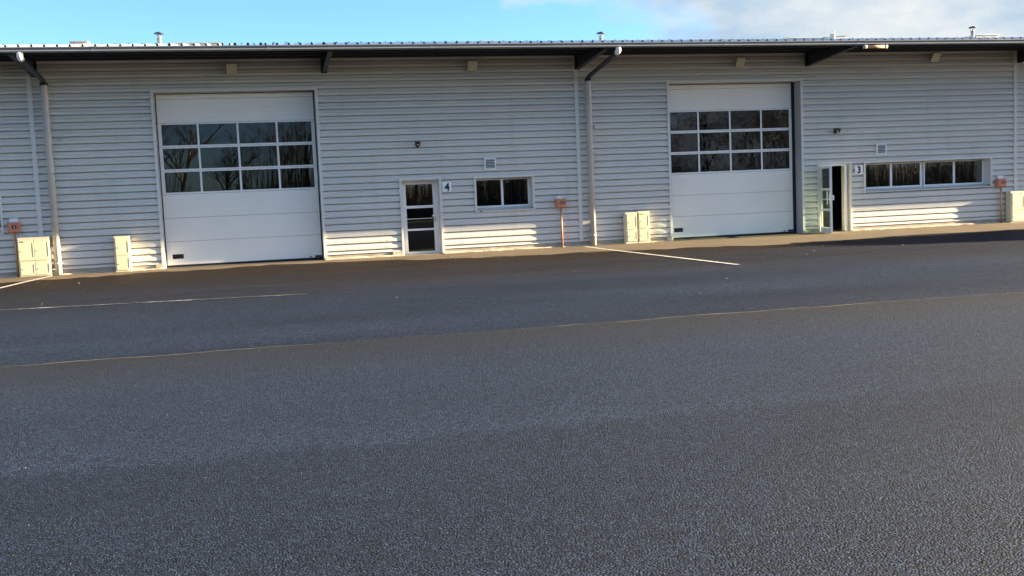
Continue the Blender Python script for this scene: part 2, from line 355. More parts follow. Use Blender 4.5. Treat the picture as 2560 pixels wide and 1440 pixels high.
for r in range(6):
    z0, z1 = ROWS[r], ROWS[r+1]
    segs = []; x = X_A
    cuts = sorted(holes[r] + [(t, t) for t in TRIMS])
    for a, b in cuts:
        if a-x > 0.01: segs.append((x, a))
        x = b
    segs.append((x, X_B))
    for a, b in segs:
        MB().extr(prof(z0+(0.0 if r else 0), z1), a, b).build('cladding_sheet', 'clad', WH)
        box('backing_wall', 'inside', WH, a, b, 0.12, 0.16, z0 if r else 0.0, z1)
        if r == 0:
            box('plinth', 'concrete', WH, a, b, 0.012, 0.044, 0.0, ZB-0.004)
            lg = MB(); rr_ = random.Random(int(a*100)); n = max(3, int((b-a)/0.22)); h0 = 0.0
            xs_ = [a+(b-a)*i/n for i in range(n+1)]
            hh = [0.035+rr_.uniform(-.015,.012) for _ in xs_]; yy = [-0.05+rr_.uniform(-.03,.012) for _ in xs_]
            for i in range(n):
                p, q = i, i+1
                lg.poly([(xs_[p],0.012,hh[p]+.012),(xs_[q],0.012,hh[q]+.012),(xs_[q],yy[q],hh[q]),(xs_[p],yy[p],hh[p])])
                lg.poly([(xs_[p],yy[p],hh[p]),(xs_[q],yy[q],hh[q]),(xs_[q],yy[q]-.02,0.0),(xs_[p],yy[p]-.02,0.0)])
            lg.poly([(a,0.012,hh[0]),(a,yy[0],hh[0]),(a,yy[0],0),(a,.012,0)]); lg.poly([(b,0.012,hh[-1]),(b,yy[-1],hh[-1]),(b,yy[-1],0),(b,.012,0)])
            lg.build('footing', 'ledge', WH)
            # drip flashing under the lowest sheet
            MB().extr([(-0.004, ZB+0.018), (-0.012, ZB-0.002), (0.04, ZB+0.002)], a, b).build('drip_flashing', 'trim', WH)
for t in TRIMS:
    MB().extr([(0,0)],0,0)
    box('vertical_trim', 'trim', WH, t-0.05, t+0.06, -0.018, 0.03, ZB+0.01, ZT-0.03)
# fasteners
sc = MB()
for x in [-11,-8.2,-3.9,-2.75,2.4,3.5,5.6,8.2,10.2,11.4,17.0,18.9,20.9,22.9,25,28]:
    for k in range(0, 28):
        z = zk(k)+0.031
        ok = not any(a-0.03 < x < b+0.03 and ((z < 4.62 and (a, b) in (ROLL4, ROLL3)) or (z < 2.15 and (a, b) in (D4, D3)) or (1.1 < z < 2.15 and (a, b) in (W4, W3, W5))) for a, b in (ROLL4, ROLL3, D4, D3, W4, W3, W5))
        if ok: sc.box(x-0.008, x+0.008, -0.007, 0.001, z-0.008, z+0.008)
tag(sc.build('screw_heads', 'zinc', WH), kind='stuff')

# shell behind the front wall
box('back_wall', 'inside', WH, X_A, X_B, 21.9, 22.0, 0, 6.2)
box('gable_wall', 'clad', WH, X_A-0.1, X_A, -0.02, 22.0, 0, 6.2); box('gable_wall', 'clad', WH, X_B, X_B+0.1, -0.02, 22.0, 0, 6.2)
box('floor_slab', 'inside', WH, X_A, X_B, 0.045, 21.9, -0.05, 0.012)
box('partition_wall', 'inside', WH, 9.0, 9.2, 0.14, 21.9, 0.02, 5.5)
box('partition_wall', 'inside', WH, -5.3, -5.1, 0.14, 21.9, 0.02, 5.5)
# canopy and roof
box('eave_closure', 'soffit', WH, X_A, X_B, 0.07, 0.15, 5.46, 5.80)
EY, EZ, TZ = -2.74, 5.375, 5.80       # eave line, canopy top
def ribbed(name, m, pitch, ribs, x0, y0, z0, y1, z1, h, cw, bw):
    """one sheet: trapezoid ribs running up the slope"""
    mb = MB(); pr = []
    for k in range(ribs):
        a = x0+pitch*k
        pr += [(a, 0), (a+pitch/2-bw/2, 0), (a+pitch/2-cw/2, h), (a+pitch/2+cw/2, h), (a+pitch/2+bw/2, 0)]
    pr.append((x0+pitch*ribs, 0))
    k = len(pr)
    mb.v = [(x, y0, z0+dz) for x, dz in pr] + [(x, y1, z1+dz) for x, dz in pr]
    mb.f = [(i, i+1, k+i+1, k+i) for i in range(k-1)]; mb.sm = [False]*(k-1)
    return mb.mesh(name, m)
me = ribbed('canopy_sheet', 'roof', 0.275, 4, 0, EY, EZ, 0.22, TZ, 0.07, 0.028, 0.085)
x = X_A-0.4
while x < X_B+0.3:
    o = link('canopy_sheet', me, WH); o.location.x += x; x += 1.1
me = ribbed('roof_sheet', 'roof', 0.333, 3, 0, 0.16, TZ+0.015, 22.2, TZ+0.46, 0.075, 0.035, 0.10)
x = X_A-0.4
while x < X_B+0.3:
    o = link('roof_sheet', me, WH); o.location.x += x; x += 0.999
MB().poly([(X_A-.3,EY+0.06,EZ-0.02),(X_B+.3,EY+0.06,EZ-0.02),(X_B+.3,0.2,5.47),(X_A-.3,0.2,5.47)]).build('soffit', 'soffit', WH)
for yy_ in (-2.05, -1.3, -0.55):
    zz = EZ-0.02+(5.47-EZ+0.02)*(yy_-EY-0.06)/(0.2-EY-0.06)
    box('purlin', 'soffit', WH, X_A-.3, X_B+.3, yy_-0.03, yy_+0.03, zz-0.075, zz-0.002)
# gutter: boxed front with a rolled lip and a lower bead
gp = [(EY+0.03, EZ-0.01), (EY+0.03, EZ-0.115), (EY-0.10, EZ-0.115), (EY-0.118, EZ-0.095), (EY-0.112, EZ-0.075), (EY-0.125, EZ-0.03), (EY-0.142, EZ-0.022), (EY-0.142, EZ-0.002), (EY-0.122, EZ+0.002), (EY-0.112, EZ-0.014)]
MB().extr(gp, X_A-.35, X_B+.35).build('gutter', 'gutter', WH)
gjm = [(y*1.0-0.004 if y < EY else y, z-(0.004 if z < EZ-0.05 else -0.003)) for y, z in gp]
x = X_A+1.7
while x < X_B:
    MB().extr(gjm, x-0.05, x+0.05).build('gutter_joint', 'gutter', WH); x += 3.95
# cantilever brackets: tapered web between flanges
for bx in (-5.22, 2.03, 9.16, 16.42, 23.86, 31.0, 38.2, 45.4):
    zb_w, zt_w, zt_e, zb_e = 5.06, 5.468, EZ-0.03, EZ-0.13
    w = MB(); y0, y1 = -0.02, EY+0.12
    w.v = [(bx-.006,y0,zb_w),(bx-.006,y0,zt_w),(bx-.006,y1,zt_e),(bx-.006,y1,zb_e),(bx+.006,y0,zb_w),(bx+.006,y0,zt_w),(bx+.006,y1,zt_e),(bx+.006,y1,zb_e)]
    w.f = [(0,1,2,3),(7,6,5,4),(0,3,7,4),(3,2,6,7),(1,5,6,2),(0,4,5,1)]; w.sm = [False]*6
    br = w.build('bracket', 'steel', WH)
    fl = MB(); fl.v = [(bx-.06,y0,zb_w),(bx+.06,y0,zb_w),(bx+.06,y1,zb_e),(bx-.06,y1,zb_e),(bx-.06,y0,zb_w-.012),(bx+.06,y0,zb_w-.012),(bx+.06,y1,zb_e-.012),(bx-.06,y1,zb_e-.012)]
    fl.f = [(0,1,2,3),(7,6,5,4),(0,4,5,1),(1,5,6,2),(2,6,7,3),(3,7,4,0)]; fl.sm = [False]*6
    fl.build('flange', 'steel', br)
    box('end_plate', 'steel', br, bx-.06, bx+.06, y1-0.012, y1, zb_e-.013, zt_e)
    box('wall_plate', 'steel', br, bx-.08, bx+.08, -0.024, 0.0, zb_w-.03, zt_w)
# downpipes with raking offset to the gutter
for px, zt in ((-4.99, 4.86), (9.43, 4.74)):
    d = MB().tube([(px,-.125,0.01),(px,-.125,zt-0.06),(px,-.125,zt)], 0.083, 18).build('downpipe', 'pvc', WH)
    MB().tube([(px,-.125,zt+0.02),(px,-.125,zt-0.05)], [0.098,0.098], 18).build('collar', 'black', d)
    MB().tube([(px,-.125,zt-0.02),(px,-.16,zt+0.05),(px,-.24,zt+0.075),(px,EY+0.16,5.12),(px,EY+.07,5.145)], 0.062, 16).build('offset_pipe', 'steel', d)  # dark colour stands in for the canopy's shade on this run
    MB().tube([(px,EY+.10,5.14),(px,EY+.03,5.15),(px,EY-.015,5.18),(px,EY-.03,5.235),(px,EY-.03,5.275)], 0.075, 16).build('elbow', 'white', d)  # white stands in for sunlight on the pipe end
    for zc in (0.30, 2.55, 4.05): MB().tube([(px,-.125,zc-0.022),(px,-.125,zc+0.022)], 0.089, 18).build('collar', 'pvc', d)
    box('foot_clip', 'trim', d, px-0.10, px+0.10, -0.13, 0.03, 0.285, 0.315)
# roof furniture
for x0, x1, zt, dy in [(-5.21,-4.71,6.80,.5),(-2.28,-.74,6.73,1.2),(4.86,6.39,6.685,1.2),(7.76,8.28,6.72,.5),(8.68,9.07,6.68,.4),(12.04,13.45,6.705,1.2),(19.09,20.64,6.755,1.2),(21.02,21.46,6.82,.5),(26.9,27.91,6.81,1.2)]:
    zt += 0.05
    sk = box('skylight', 'zinc', WH, x0, x1, 6.0, 6.0+dy, 5.9, zt-0.035)
    box('skylight_lid', 'roof', sk, x0-.03, x1+.03, 5.97, 6.03+dy, zt-0.035, zt)
for fx, zt in ((-2.585, 7.10), (11.955, 7.03), (26.75, 7.16)):
    f = MB().tube([(fx,6,5.9),(fx,6,zt-0.13)], 0.068, 16).build('flue_pipe', 'flue', WH)
    cp = MB().tube([(fx,6,zt-0.06),(fx,6,zt-0.035),(fx,6,zt)], [0.145,0.15,0.05], 16)
    cp.build('flue_cap', 'steel', f)
    st = MB()
    for a in range(3):
        t = a*2.094+.4; st.tube([(fx+.05*math.cos(t),6+.05*math.sin(t),zt-.14),(fx+.075*math.cos(t),6+.075*math.sin(t),zt-.05)], .008, 5)
    st.build('cap_stay', 'steel', f)
    MB().tube([(fx,6,zt-0.17),(fx,6,zt-0.145)], 0.078, 16).build('flue_ring', 'flue', f)
lx = 20.87
ln = MB().tube([(lx,6,5.9),(lx,6,6.84),(lx,6,6.90)], [0.075,0.105,0.09], 14).build('roof_vent', 'zinc', WH)
MB().tube([(lx-.085,6,6.89),(lx-.06,6,6.97),(lx,6,7.01),(lx+.06,6,6.97),(lx+.085,6,6.89)], 0.014, 6).build('vent_hoop', 'zinc', ln)

# ------------------------------------------------------------------ openings
DEP = 0.386
def lining(x0, x1, z0, z1, m='jamb', sill=False, d=DEP, tw=0.06, ext=0.0):
    box('jamb_lining', m, WH, x0-0.02, x0, -0.004, d+0.1, z0, z1); box('jamb_lining', m, WH, x1, x1+0.02, -0.004, d+0.1, z0, z1)
    box('head_lining', m, WH, x0-0.02, x1+0.02, -0.004, d+0.1, z1, z1+0.02)
    box('edge_trim', 'trim', WH, x0-tw, x0-0.002, -0.02, 0.028, z0+(0.02 if not sill else -0.05), z1+tw)
    box('edge_trim', 'trim', WH, x1+0.002, x1+tw, -0.02, 0.028, z0+(0.02 if not sill else -0.05), z1+tw)
    box('edge_trim', 'trim', WH, x0-0.002, x1+0.002, -0.02, 0.028, z1+0.002, z1+tw)
    if sill:
        s = MB(); s.v = [(x0-tw,-0.05,z0-.075),(x1+tw,-0.05,z0-.075),(x1+tw,-0.05,z0-.05),(x0-tw,-0.05,z0-.05),(x1,d+.02,z0+0.01),(x0,d+.02,z0+0.01),(x0-tw,.03,z0-.075),(x1+tw,.03,z0-.075),(x1+tw,.03,z0-.035),(x0-tw,.03,z0-.035)]
        s.f = [(0,1,2,3),(3,2,8,9),(9,8,4,5),(0,6,7,1),(0,3,9,6),(1,7,8,2),(6,9,8,7)]; s.sm = [False]*7
        s.build('sill', 'trim', WH)

def roller(x0, W_, glass, opening, seed):
    x1 = x0+W_; y = DEP; a, b = opening
    lining(a+0.02, b-0.02, 0.0, 4.60, 'jamb', d=DEP, tw=0.075)
    seal = MB().box(a+.02, x0+.012, y-.012, y+.07, 0, 4.6).box(x1-.012, b-.02, y-.012, y+.07, 0, 4.6).box(x0, x1, y-.005, y+.05, 0.0, 0.062).box(a+.02, b-.02, y-.012, y+.07, 4.585, 4.61)
    rd_ = seal.build('roller_door', 'rubber', WH)
    sh = 0.6275; z = 0.066
    def panel(z0, z1):
        p = []; n = 5; h = (z1-z0-0.006)/n
        p.append((y+.045, z0+.003)); p.append((y+.006, z0+.003))
        for i in range(n):
            zz = z0+.003+h*i
            p += [(y, zz+.004), (y, zz+h-.004)]
            if i < n-1: p += [(y+.003, zz+h)]
        p += [(y+.006, z1-.003), (y+.045, z1-.003)]
        MB().extr(p, x0+.014, x1-.014).build('door_panel', 'door', rd_)
    for i in range(3): panel(z+sh*i, z+sh*(i+1))
    zg = z+3*sh
    for i in range(3):
        z0, z1 = zg+sh*i, zg+sh*(i+1)
        st = 0.06; rail = 0.038; mu = 0.052
        zb_, zt_ = z0+.003, z1-.003
        box('glazing_rail', 'alu', rd_, x0+.012, x1-.012, y-.004, y+.04, zb_, zb_+(rail if i else .05)); box('glazing_rail', 'alu', rd_, x0+.012, x1-.012, y-.004, y+.04, zt_-rail, zt_)
        zb2 = zb_+(rail if i else .05); zt2 = zt_-rail
        xs = [x0+.012, x0+W_*.25, x0+W_*.5, x0+W_*.75, x1-.012]
        box('stile', 'alu', rd_, xs[0], xs[0]+st+.03, y-.003, y+.039, zb2, zt2); box('stile', 'alu', rd_, xs[4]-st-.03, xs[4], y-.003, y+.039, zb2, zt2)
        for k in (1,2,3): box('mullion', 'alu', rd_, xs[k]-mu/2, xs[k]+mu/2, y-.003, y+.039, zb2, zt2)
        for k in range(4):
            pa = xs[k]+(st+.03 if k == 0 else mu/2); pb = xs[k+1]-(st+.03 if k == 3 else mu/2)
            box('pane', glass, rd_, pa, pb, y+.014, y+.02, zb2, zt2)
            g_ = 0.010
            MB().box(pa, pa+g_, y+.004, y+.012, zb2, zt2).box(pb-g_, pb, y+.004, y+.012, zb2, zt2).box(pa+g_, pb-g_, y+.004, y+.012, zb2, zb2+g_).box(pa+g_, pb-g_, y+.004, y+.012, zt2-g_, zt2).build('gasket', 'rubber', rd_)
    zz = zg+3*sh; panel(zz, zz+sh); panel(zz+sh, 4.588)
    hx = x0+.30
    MB().box(hx-.14,hx+.14,y-.012,y+.01,.235,.245).box(hx-.14,hx+.14,y-.012,y+.01,.345,.355).box(hx-.14,hx-.13,y-.012,y+.01,.245,.345).box(hx+.13,hx+.14,y-.012,y+.01,.245,.345).box(hx-.13,hx+.13,y-.001,y+.01,.245,.345).build('handle_recess', 'black', rd_)
    box('rating_plate', 'black', rd_, x1-.20, x1-.02, y-.006, y+.004, .075, .13)
    box('lock_button', 'black', rd_, x1-.34, x1-.30, y-.012, y+.004, .085, .12)
roller(-2.377, 4.106, 'glassA', ROLL4, 1)
roller(11.975, 4.106, 'glassC', ROLL3, 2)
# grey column face beside the second roller door is the deep jamb lining; foot blocks of concrete at jambs
for a, b, h in ((-2.62,-2.43,.13),(1.79,1.9,.06),(3.62,3.915,.135),(11.74,11.90,.12),(16.21,16.36,.10),(16.5,16.70,.10)):
    fb = MB(); fb.box(a, b, -0.045, 0.011, 0.0, h); fb.build('jamb_footing', 'ledge', WH, 0.008)

def leaf_parts(par, T, w, h, fm, glass, zr):
    """door leaf in local x 0..w, z 0..h, y thickness; T maps local to world"""
    def b(name, m, x0, x1, y0, y1, z0, z1):
        mm = T @ Matrix.Translation(((x0+x1)/2, (y0+y1)/2, (z0+z1)/2))
        return MB().obox(mm, (x1-x0)/2, (y1-y0)/2, (z1-z0)/2).build(name, m, par)
    st = 0.085
    b('stile', fm, 0, st, -.025, .025, 0, h); b('stile', fm, w-st, w, -.025, .025, 0, h)
    zs = zr
    b('rail', fm, st, w-st, -.024, .024, 0, zs[0]); 
    for i in (1, 3): b('rail', fm, st, w-st, -.024, .024, zs[i], zs[i+1])
    b('rail', fm, st, w-st, -.024, .024, zs[5], h)
    for a_, c in ((0,1),(2,3),(4,5)): b('pane', glass, st, w-st, -.004, .004, zs[a_], zs[c])
    return b
# door of unit 4
lining(D4[0]+.03, D4[1]-.02, 0.0, 2.09, 'trim', d=DEP)
y = 0.30
fr = MB().box(3.965,4.02,y-.03,y+.03,0,2.088).box(4.955,5.015,y-.03,y+.03,0,2.088).box(4.02,4.955,y-.03,y+.03,2.03,2.088).build('entrance_door', 'alu', WH)
tag(fr, 'closed white glazed door of unit 4')
T = Matrix.Translation((4.024, y, 0.012))
bb = leaf_parts(fr, T, 0.928, 2.013, 'alu', 'glassB', [0.075, 0.66, 0.715, 1.285, 1.36, 1.95])
bb('push_bar', 'alu', 0.085, 0.80, -.05, -.03, 0.985, 1.0)
bb('handle', 'white', 0.80, 0.885, -.075, -.03, 1.04, 1.08)
bb('lock_plate', 'zinc', 0.865, 0.90, -.035, -.024, 0.90, 1.02)
box('threshold', 'concrete', WH, 3.96, 5.02, -0.03, 0.33, 0.0, 0.012)
# door of unit 3, standing open outward
lining(D3[0]+.02, D3[1]-.02, 0.0, 2.08, 'trim', d=DEP)
fr = MB().box(17.64,17.70,.02,.08,0,2.078).box(16.75,16.80,.02,.08,0,2.078).box(16.80,17.64,.02,.08,2.02,2.078).build('entrance_door', 'alu', WH)
tag(fr, 'glazed door of unit 3 standing wide open')
T = Matrix.Translation((16.79, 0.0, 0.015)) @ Matrix.Rotation(math.radians(-99), 4, 'Z')
bb = leaf_parts(fr, T, 0.86, 2.0, 'alu', 'glassD', [0.16, 0.66, 0.72, 1.27, 1.34, 1.93])
bb('pull_handle', 'white', 0.70, 0.735, -.09, -.06, 0.85, 1.25)
bb('push_bar', 'white', 0.08, 0.80, -.07, -.05, 1.0, 1.02)
bb('handle', 'white', 0.775, 0.885, .03, .075, 0.98, 1.12)
# windows
def window(x0, x1, z0, z1, groups, y=DEP-0.06):
    lining(x0, x1, z0, z1, 'trim', sill=True, d=DEP)
    wn = MB().box(x0, x1, y+.03, y+.07, z0, z0+.03).box(x0, x1, y+.03, y+.07, z1-.03, z1).box(x0, x0+.03, y+.03, y+.07, z0+.03, z1-.03).box(x1-.03, x1, y+.03, y+.07, z0+.03, z1-.03).build('window', 'alu', WH)
    for a, b in groups:
        mid = (a+b)/2
        zb_, zt_ = z0+.032, z1-.032
        MB().box(a, b, y-.02, y+.03, zb_, zb_+.055).box(a, b, y-.02, y+.03, zt_-.02, zt_).box(a, a+.035, y-.02, y+.03, zb_+.055, zt_-.02).box(b-.05, b, y-.02, y+.03, zb_+.055, zt_-.02).build('sash_frame', 'alu', wn)
        box('mullion', 'alu', wn, mid-.032, mid+.032, y-.022, y+.028, zb_+.055, zt_-.02)
        box('pane', 'glassB', wn, a+.035, mid-.032, y+.002, y+.008, zb_+.055, zt_-.02); box('pane', 'glassB', wn, mid+.032, b-.05, y+.002, y+.008, zb_+.055, zt_-.02)
    return wn
window(6.07, 7.70, 1.19, 2.055, [(6.075, 7.695)])
box('drain_cap', 'black', WH, 6.13, 6.21, -0.062, -0.048, 1.120, 1.142)
wn = window(18.34, 22.80, 1.235, 2.07, [(18.345, 20.52), (20.60, 22.795)])
box('coupling_post', 'jamb', wn, 20.522, 20.598, DEP-.06, DEP+.02, 1.265, 2.04)
window(-9.58, -6.29, 1.19, 2.055, [(-9.575, -7.95), (-7.91, -6.295)])

# ------------------------------------------------------------------ wall fittings
def flood(x, label, z0=5.04, z1=5.30):
    t = thing('floodlight', label, 'floodlight', (x, -0.02, z0), 'floodlights under the eave')
    ang = math.atan2(0.17, z1-z0)
    T = Matrix.Translation((x, -0.16, (z0+z1)/2)) @ Matrix.Rotation(ang, 4, 'X')
    hh = 0.5*math.hypot(.17, z1-z0)
    MB().obox(T, 0.135, 0.028, hh).build('housing', 'flood', t, 0.006)
    MB().obox(T @ Matrix.Translation((0,-.031,.0)), 0.112, 0.004, hh-.035).build('lens', 'flood', t)
    MB().obox(T @ Matrix.Translation((0,.06,0)), 0.08, 0.032, hh*.7).build('heat_sink', 'black', t)
    MB().box(x-.05, x+.05, -.10, 0.0, z0+.06, z0+.09).box(x-.07, x+.07, -.022, 0.0, z0+.0, z0+.15).build('bracket', 'black', t)
    for s in (-1, 1): MB().obox(T @ Matrix.Translation((s*.06,0,-hh-.008)), 0.02, 0.02, 0.012).build('hinge', 'black', t)
flood(-0.365, 'olive grey floodlight above the roller door beside the closed door number 4')
flood(6.08, 'olive grey floodlight under the eave above the small window of unit 4')
flood(14.15, 'olive grey floodlight above the roller door beside the open door number 3')
flood(20.72, 'olive grey floodlight under the eave above the long window of unit 3', 5.11, 5.37)
def lamp(x, z, label, wide):
    t = thing('wall_lamp', label, 'lamp', (x, 0, z), 'small black wall lamps above the doors')
    T = Matrix.Translation((x, -.13, z)) @ Matrix.Rotation(math.radians(25), 4, 'X')
    MB().obox(T, 0.062+wide, 0.055, 0.045).build('head', 'black', t, 0.018)
    MB().obox(T @ Matrix.Translation((0.0,-.057,0.005)), 0.03, 0.003, 0.018).build('lens', 'zinc', t)
    MB().tube([(x,-.10,z-.02),(x+.02,-.0,z-.05)], .02, 8).build('arm', 'black', t)
    MB().tube([(x+.02,.02,z-.05),(x+.02,-.02,z-.05)], .045, 12).build('base', 'black', t)
    MB().obox(T @ Matrix.Translation((0,-.0,.05)), 0.075+wide, 0.065, 0.006).build('hood', 'black', t)
lamp(4.45, 3.06, 'small black spot lamp on the wall above the door of unit 4', 0.0)
lamp(17.30, 3.08, 'small black spot lamp on the wall above the open door of unit 3', 0.03)

def plate(txt, x0, z0, w, label, asp=1.0):
    t = thing('number_plate', label, 'number plate', (x0+w/2, -.03, z0), 'unit number plates')
    box('plate', 'white', t, x0, x0+w, -.034, -.03, z0, z0+w*asp)
    box('plate_backing', 'zinc', t, x0+.02, x0+w-.02, -.029, -.001, z0+.03, z0+w*asp-.03)
    cu = bpy.data.curves.new('digit', 'FONT'); cu.body = txt; cu.size = w*1.12; cu.extrude = 0.001; cu.offset = 0.011
    cu.align_x = 'CENTER'
    ob = bpy.data.objects.new('digit_tmp', cu); C.objects.link(ob)
    bpy.context.view_layer.update()
    dg = bpy.context.evaluated_depsgraph_get(); me = bpy.data.meshes.new_from_object(ob.evaluated_get(dg))
    bpy.data.objects.remove(ob); me.materials.clear(); me.materials.append(MT['black'])
    zs = [v.co.y for v in me.vertices]; xs = [v.co.x for v in me.vertices]; cz = (min(zs)+max(zs))/2; cx = (min(xs)+max(xs))/2
    for v in me.vertices:
        X, Y, Z = v.co.x-cx, v.co.y-cz, v.co.z
        v.co = (x0+w/2+X*0.92, -.0362-Z, z0+w*asp/2+Y)
    d = link('digit', me, t); tag(d, 'bold black figure %s' % txt)
plate('4', 5.10, 1.724, 0.262, 'square white plate with black 4 beside the closed door')
plate('3', 17.96, 1.745, 0.262, 'square white plate with black 3 between open door and long window')

def grille(x0, z0, w, h, label):
    t = thing('vent_grille', label, 'vent', (x0+w/2, -.02, z0), 'square louvred vents')
    f = .035
    MB().box(x0,x0+w,-.03,.0,z0,z0+f).box(x0,x0+w,-.03,.0,z0+h-f,z0+h).box(x0,x0+f,-.03,.0,z0+f,z0+h-f).box(x0+w-f,x0+w,-.03,.0,z0+f,z0+h-f).build('frame', 'white', t)
    box('backing', 'rubber', t, x0+f, x0+w-f, -.004, .0, z0+f, z0+h-f)
    n = 6; s = (h-2*f)/n
    for i in range(n):
        zc = z0+f+s*(i+.5)
        MB().obox(Matrix.Translation((x0+w/2,-.018,zc)) @ Matrix.Rotation(math.radians(-20),4,'X'), w/2-f, .003, s*.16).build('slat', 'white', t)
grille(6.325, 2.29, .34, .325, 'square white louvred vent above the small window of unit 4')
grille(18.72, 2.31, .345, .34, 'square white louvred vent above the long window of unit 3')

# fire-cutoff boxes on posts
def callbox(x, z, label, card, w=.285, h=.26):
    t = thing('call_box', label, 'call box', (x, -.10, 0), 'faded red boxes on posts')
    f = -.15
    box('case', 'salmon', t, x-w/2, x+w/2, f, -.02, z, z+h, bevel=.006)
    MB().box(x-w/2+.015,x+w/2-.015,f-.012,f-.002,z+.015,z+h-.015).build('front_cover', 'salmon', t, .004)
    wx = x+.015
    MB().box(wx-.06,wx+.06,f-.02,f-.013,z+.085,z+.095).box(wx-.06,wx+.06,f-.02,f-.013,z+.185,z+.195).box(wx-.06,wx-.05,f-.02,f-.013,z+.095,z+.185).box(wx+.05,wx+.06,f-.02,f-.013,z+.095,z+.185).build('window_frame', 'salmon', t)
    box('glass', 'black', t, wx-.05, wx+.05, f-.015, f-.0125, z+.095, z+.185)
    box('lever', 'trim', t, wx-.008, wx+.012, f-.019, f-.0155, z+.11, z+.165)
    box('knob', 'black', t, x+w/2-.05, x+w/2-.03, f-.024, f-.0125, z+h/2-.012, z+h/2+.012)
    if card == 'arch':
        c = MB(); pts = [(-.105,0),(.095,0),(.095,.035),(.05,.055),(.015,.085),(-.02,.085),(-.055,.055),(-.105,.035)]
        n = len(pts); c.v = [(x-.03+a,-.06,z+h+.001+b) for a,b in pts]+[(x-.03+a,-.054,z+h+.001+b) for a,b in pts]
        c.f = [tuple(range(n)), tuple(reversed(range(n,2*n)))]+[(i,(i+1)%n,n+(i+1)%n,n+i) for i in range(n)]; c.sm = [False]*len(c.f)
        c.build('sign_card', 'white', t)
    else:
        box('sign_card', 'white', t, x-.10, x+.10, -.062, -.056, z+h+.001, z+h+.095)
    MB().tube([(x+.005,-.085,0.0),(x,-.085,z+.002)], .027, 12).build('post', 'copper', t)
callbox(-5.97, 1.145, 'faded pink red box on a rusty post beside the double meter cabinet', 'rect')
callbox(8.50, 1.135, 'orange red box on a rusty post between small window and downpipe', 'arch')
callbox(23.12, 1.15, 'salmon red box on a post between long window and large cream cabinet', 'rect', .30)

# meter cabinets
def cabinet(x0, x1, h, label, layout, y1=-.035, d=.18):
    t = thing('meter_cabinet', label, 'cabinet', ((x0+x1)/2, y1-d/2, 0))
    f = y1-d
    box('case', 'cream', t, x0, x1, f, y1, 0.0, h, bevel=.006)
    for a, b, c, e in layout:
        X0, X1 = x0+(x1-x0)*a, x0+(x1-x0)*b
        dr = box('door', 'cream', t, X0, X1, f-.016, f-.002, h*c, h*e, bevel=.005)
        box('hinge', 'zinc', dr, X1-.018, X1-.008, f-.021, f-.0155, h*(c+(e-c)*.15), h*(c+(e-c)*.8))
        box('lock', 'black', dr, X0+.035, X0+.055, f-.022, f-.0155, h*(c+(e-c)*.40), h*(c+(e-c)*.40)+.022)
    return t, f
t, f = cabinet(-5.905, -5.15, 1.005, 'wide cream double meter cabinet at the foot of the downpipe', [(.03,.50,.42,.97),(.52,.97,.42,.97),(.05,.495,.05,.385),(.525,.96,.05,.385)])
box('label_plate', 'black', t, -5.84, -5.755, f-.019, f-.0155, .885, .91)
for zz in (.40, .025): box('rib', 'cream', t, -5.89, -5.165, f-.012, f-.001, zz-.006, zz+.006)
t, f = cabinet(-3.60, -3.215, .925, 'narrow cream meter cabinet standing alone beside the roller door of unit 4', [(.10,.92,.47,.96),(.10,.92,.05,.455)])
t, f = cabinet(10.385, 10.755, .905, 'narrow cream meter cabinet of a pair, the one on the downpipe side', [(.12,.92,.47,.96),(.14,.92,.07,.44)])
t, f = cabinet(10.775, 11.13, .925, 'narrow cream meter cabinet of a pair, the one with a black tag', [(.08,.90,.47,.96),(.08,.90,.07,.44)])
box('label_plate', 'black', t, 10.84, 10.92, f-.019, f-.0155, .83, .85)
t, f = cabinet(23.34, 24.30, .99, 'large cream meter cabinet beside the salmon box past the long window', [(.06,.50,.40,.95),(.53,.95,.40,.95),(.06,.95,.04,.38)], d=.22)
box('label_plate', 'black', t, 23.66, 23.74, f-.019, f-.0155, .885, .91)

# pipe stub under the gutter
t = thing('pipe_stub', 'short sun-tinted orange pipe fixed along the underside of the gutter', 'pipe', (16.9, EY-.07, 5.20))
MB().tube([(16.62,EY-.06,5.205),(17.24,EY-.06,5.215)], .046, 16).build('pipe', 'peach', t)
for a, b in ((16.56,16.64),(17.20,17.28)): MB().tube([(a,EY-.06,5.205),(b,EY-.06,5.21)], .053, 16).build('end_socket', 'pvc', t)
# little clips hanging on the cladding
for x, z, lb in ((-4.72, 3.48, 'small pale clip on the cladding beside the downpipe near the lone narrow cabinet'), (9.60, 3.40, 'small zinc clip on the cladding beside the downpipe near the paired cabinets')):
    o = MB().box(x-.03,x+.03,-.03,.0,z-.06,z+.06).box(x-.012,x+.012,-.06,-.031,z-.08,z-.01).build('wall_clip', 'zinc', None, .004); tag(o, lb, 'clip')

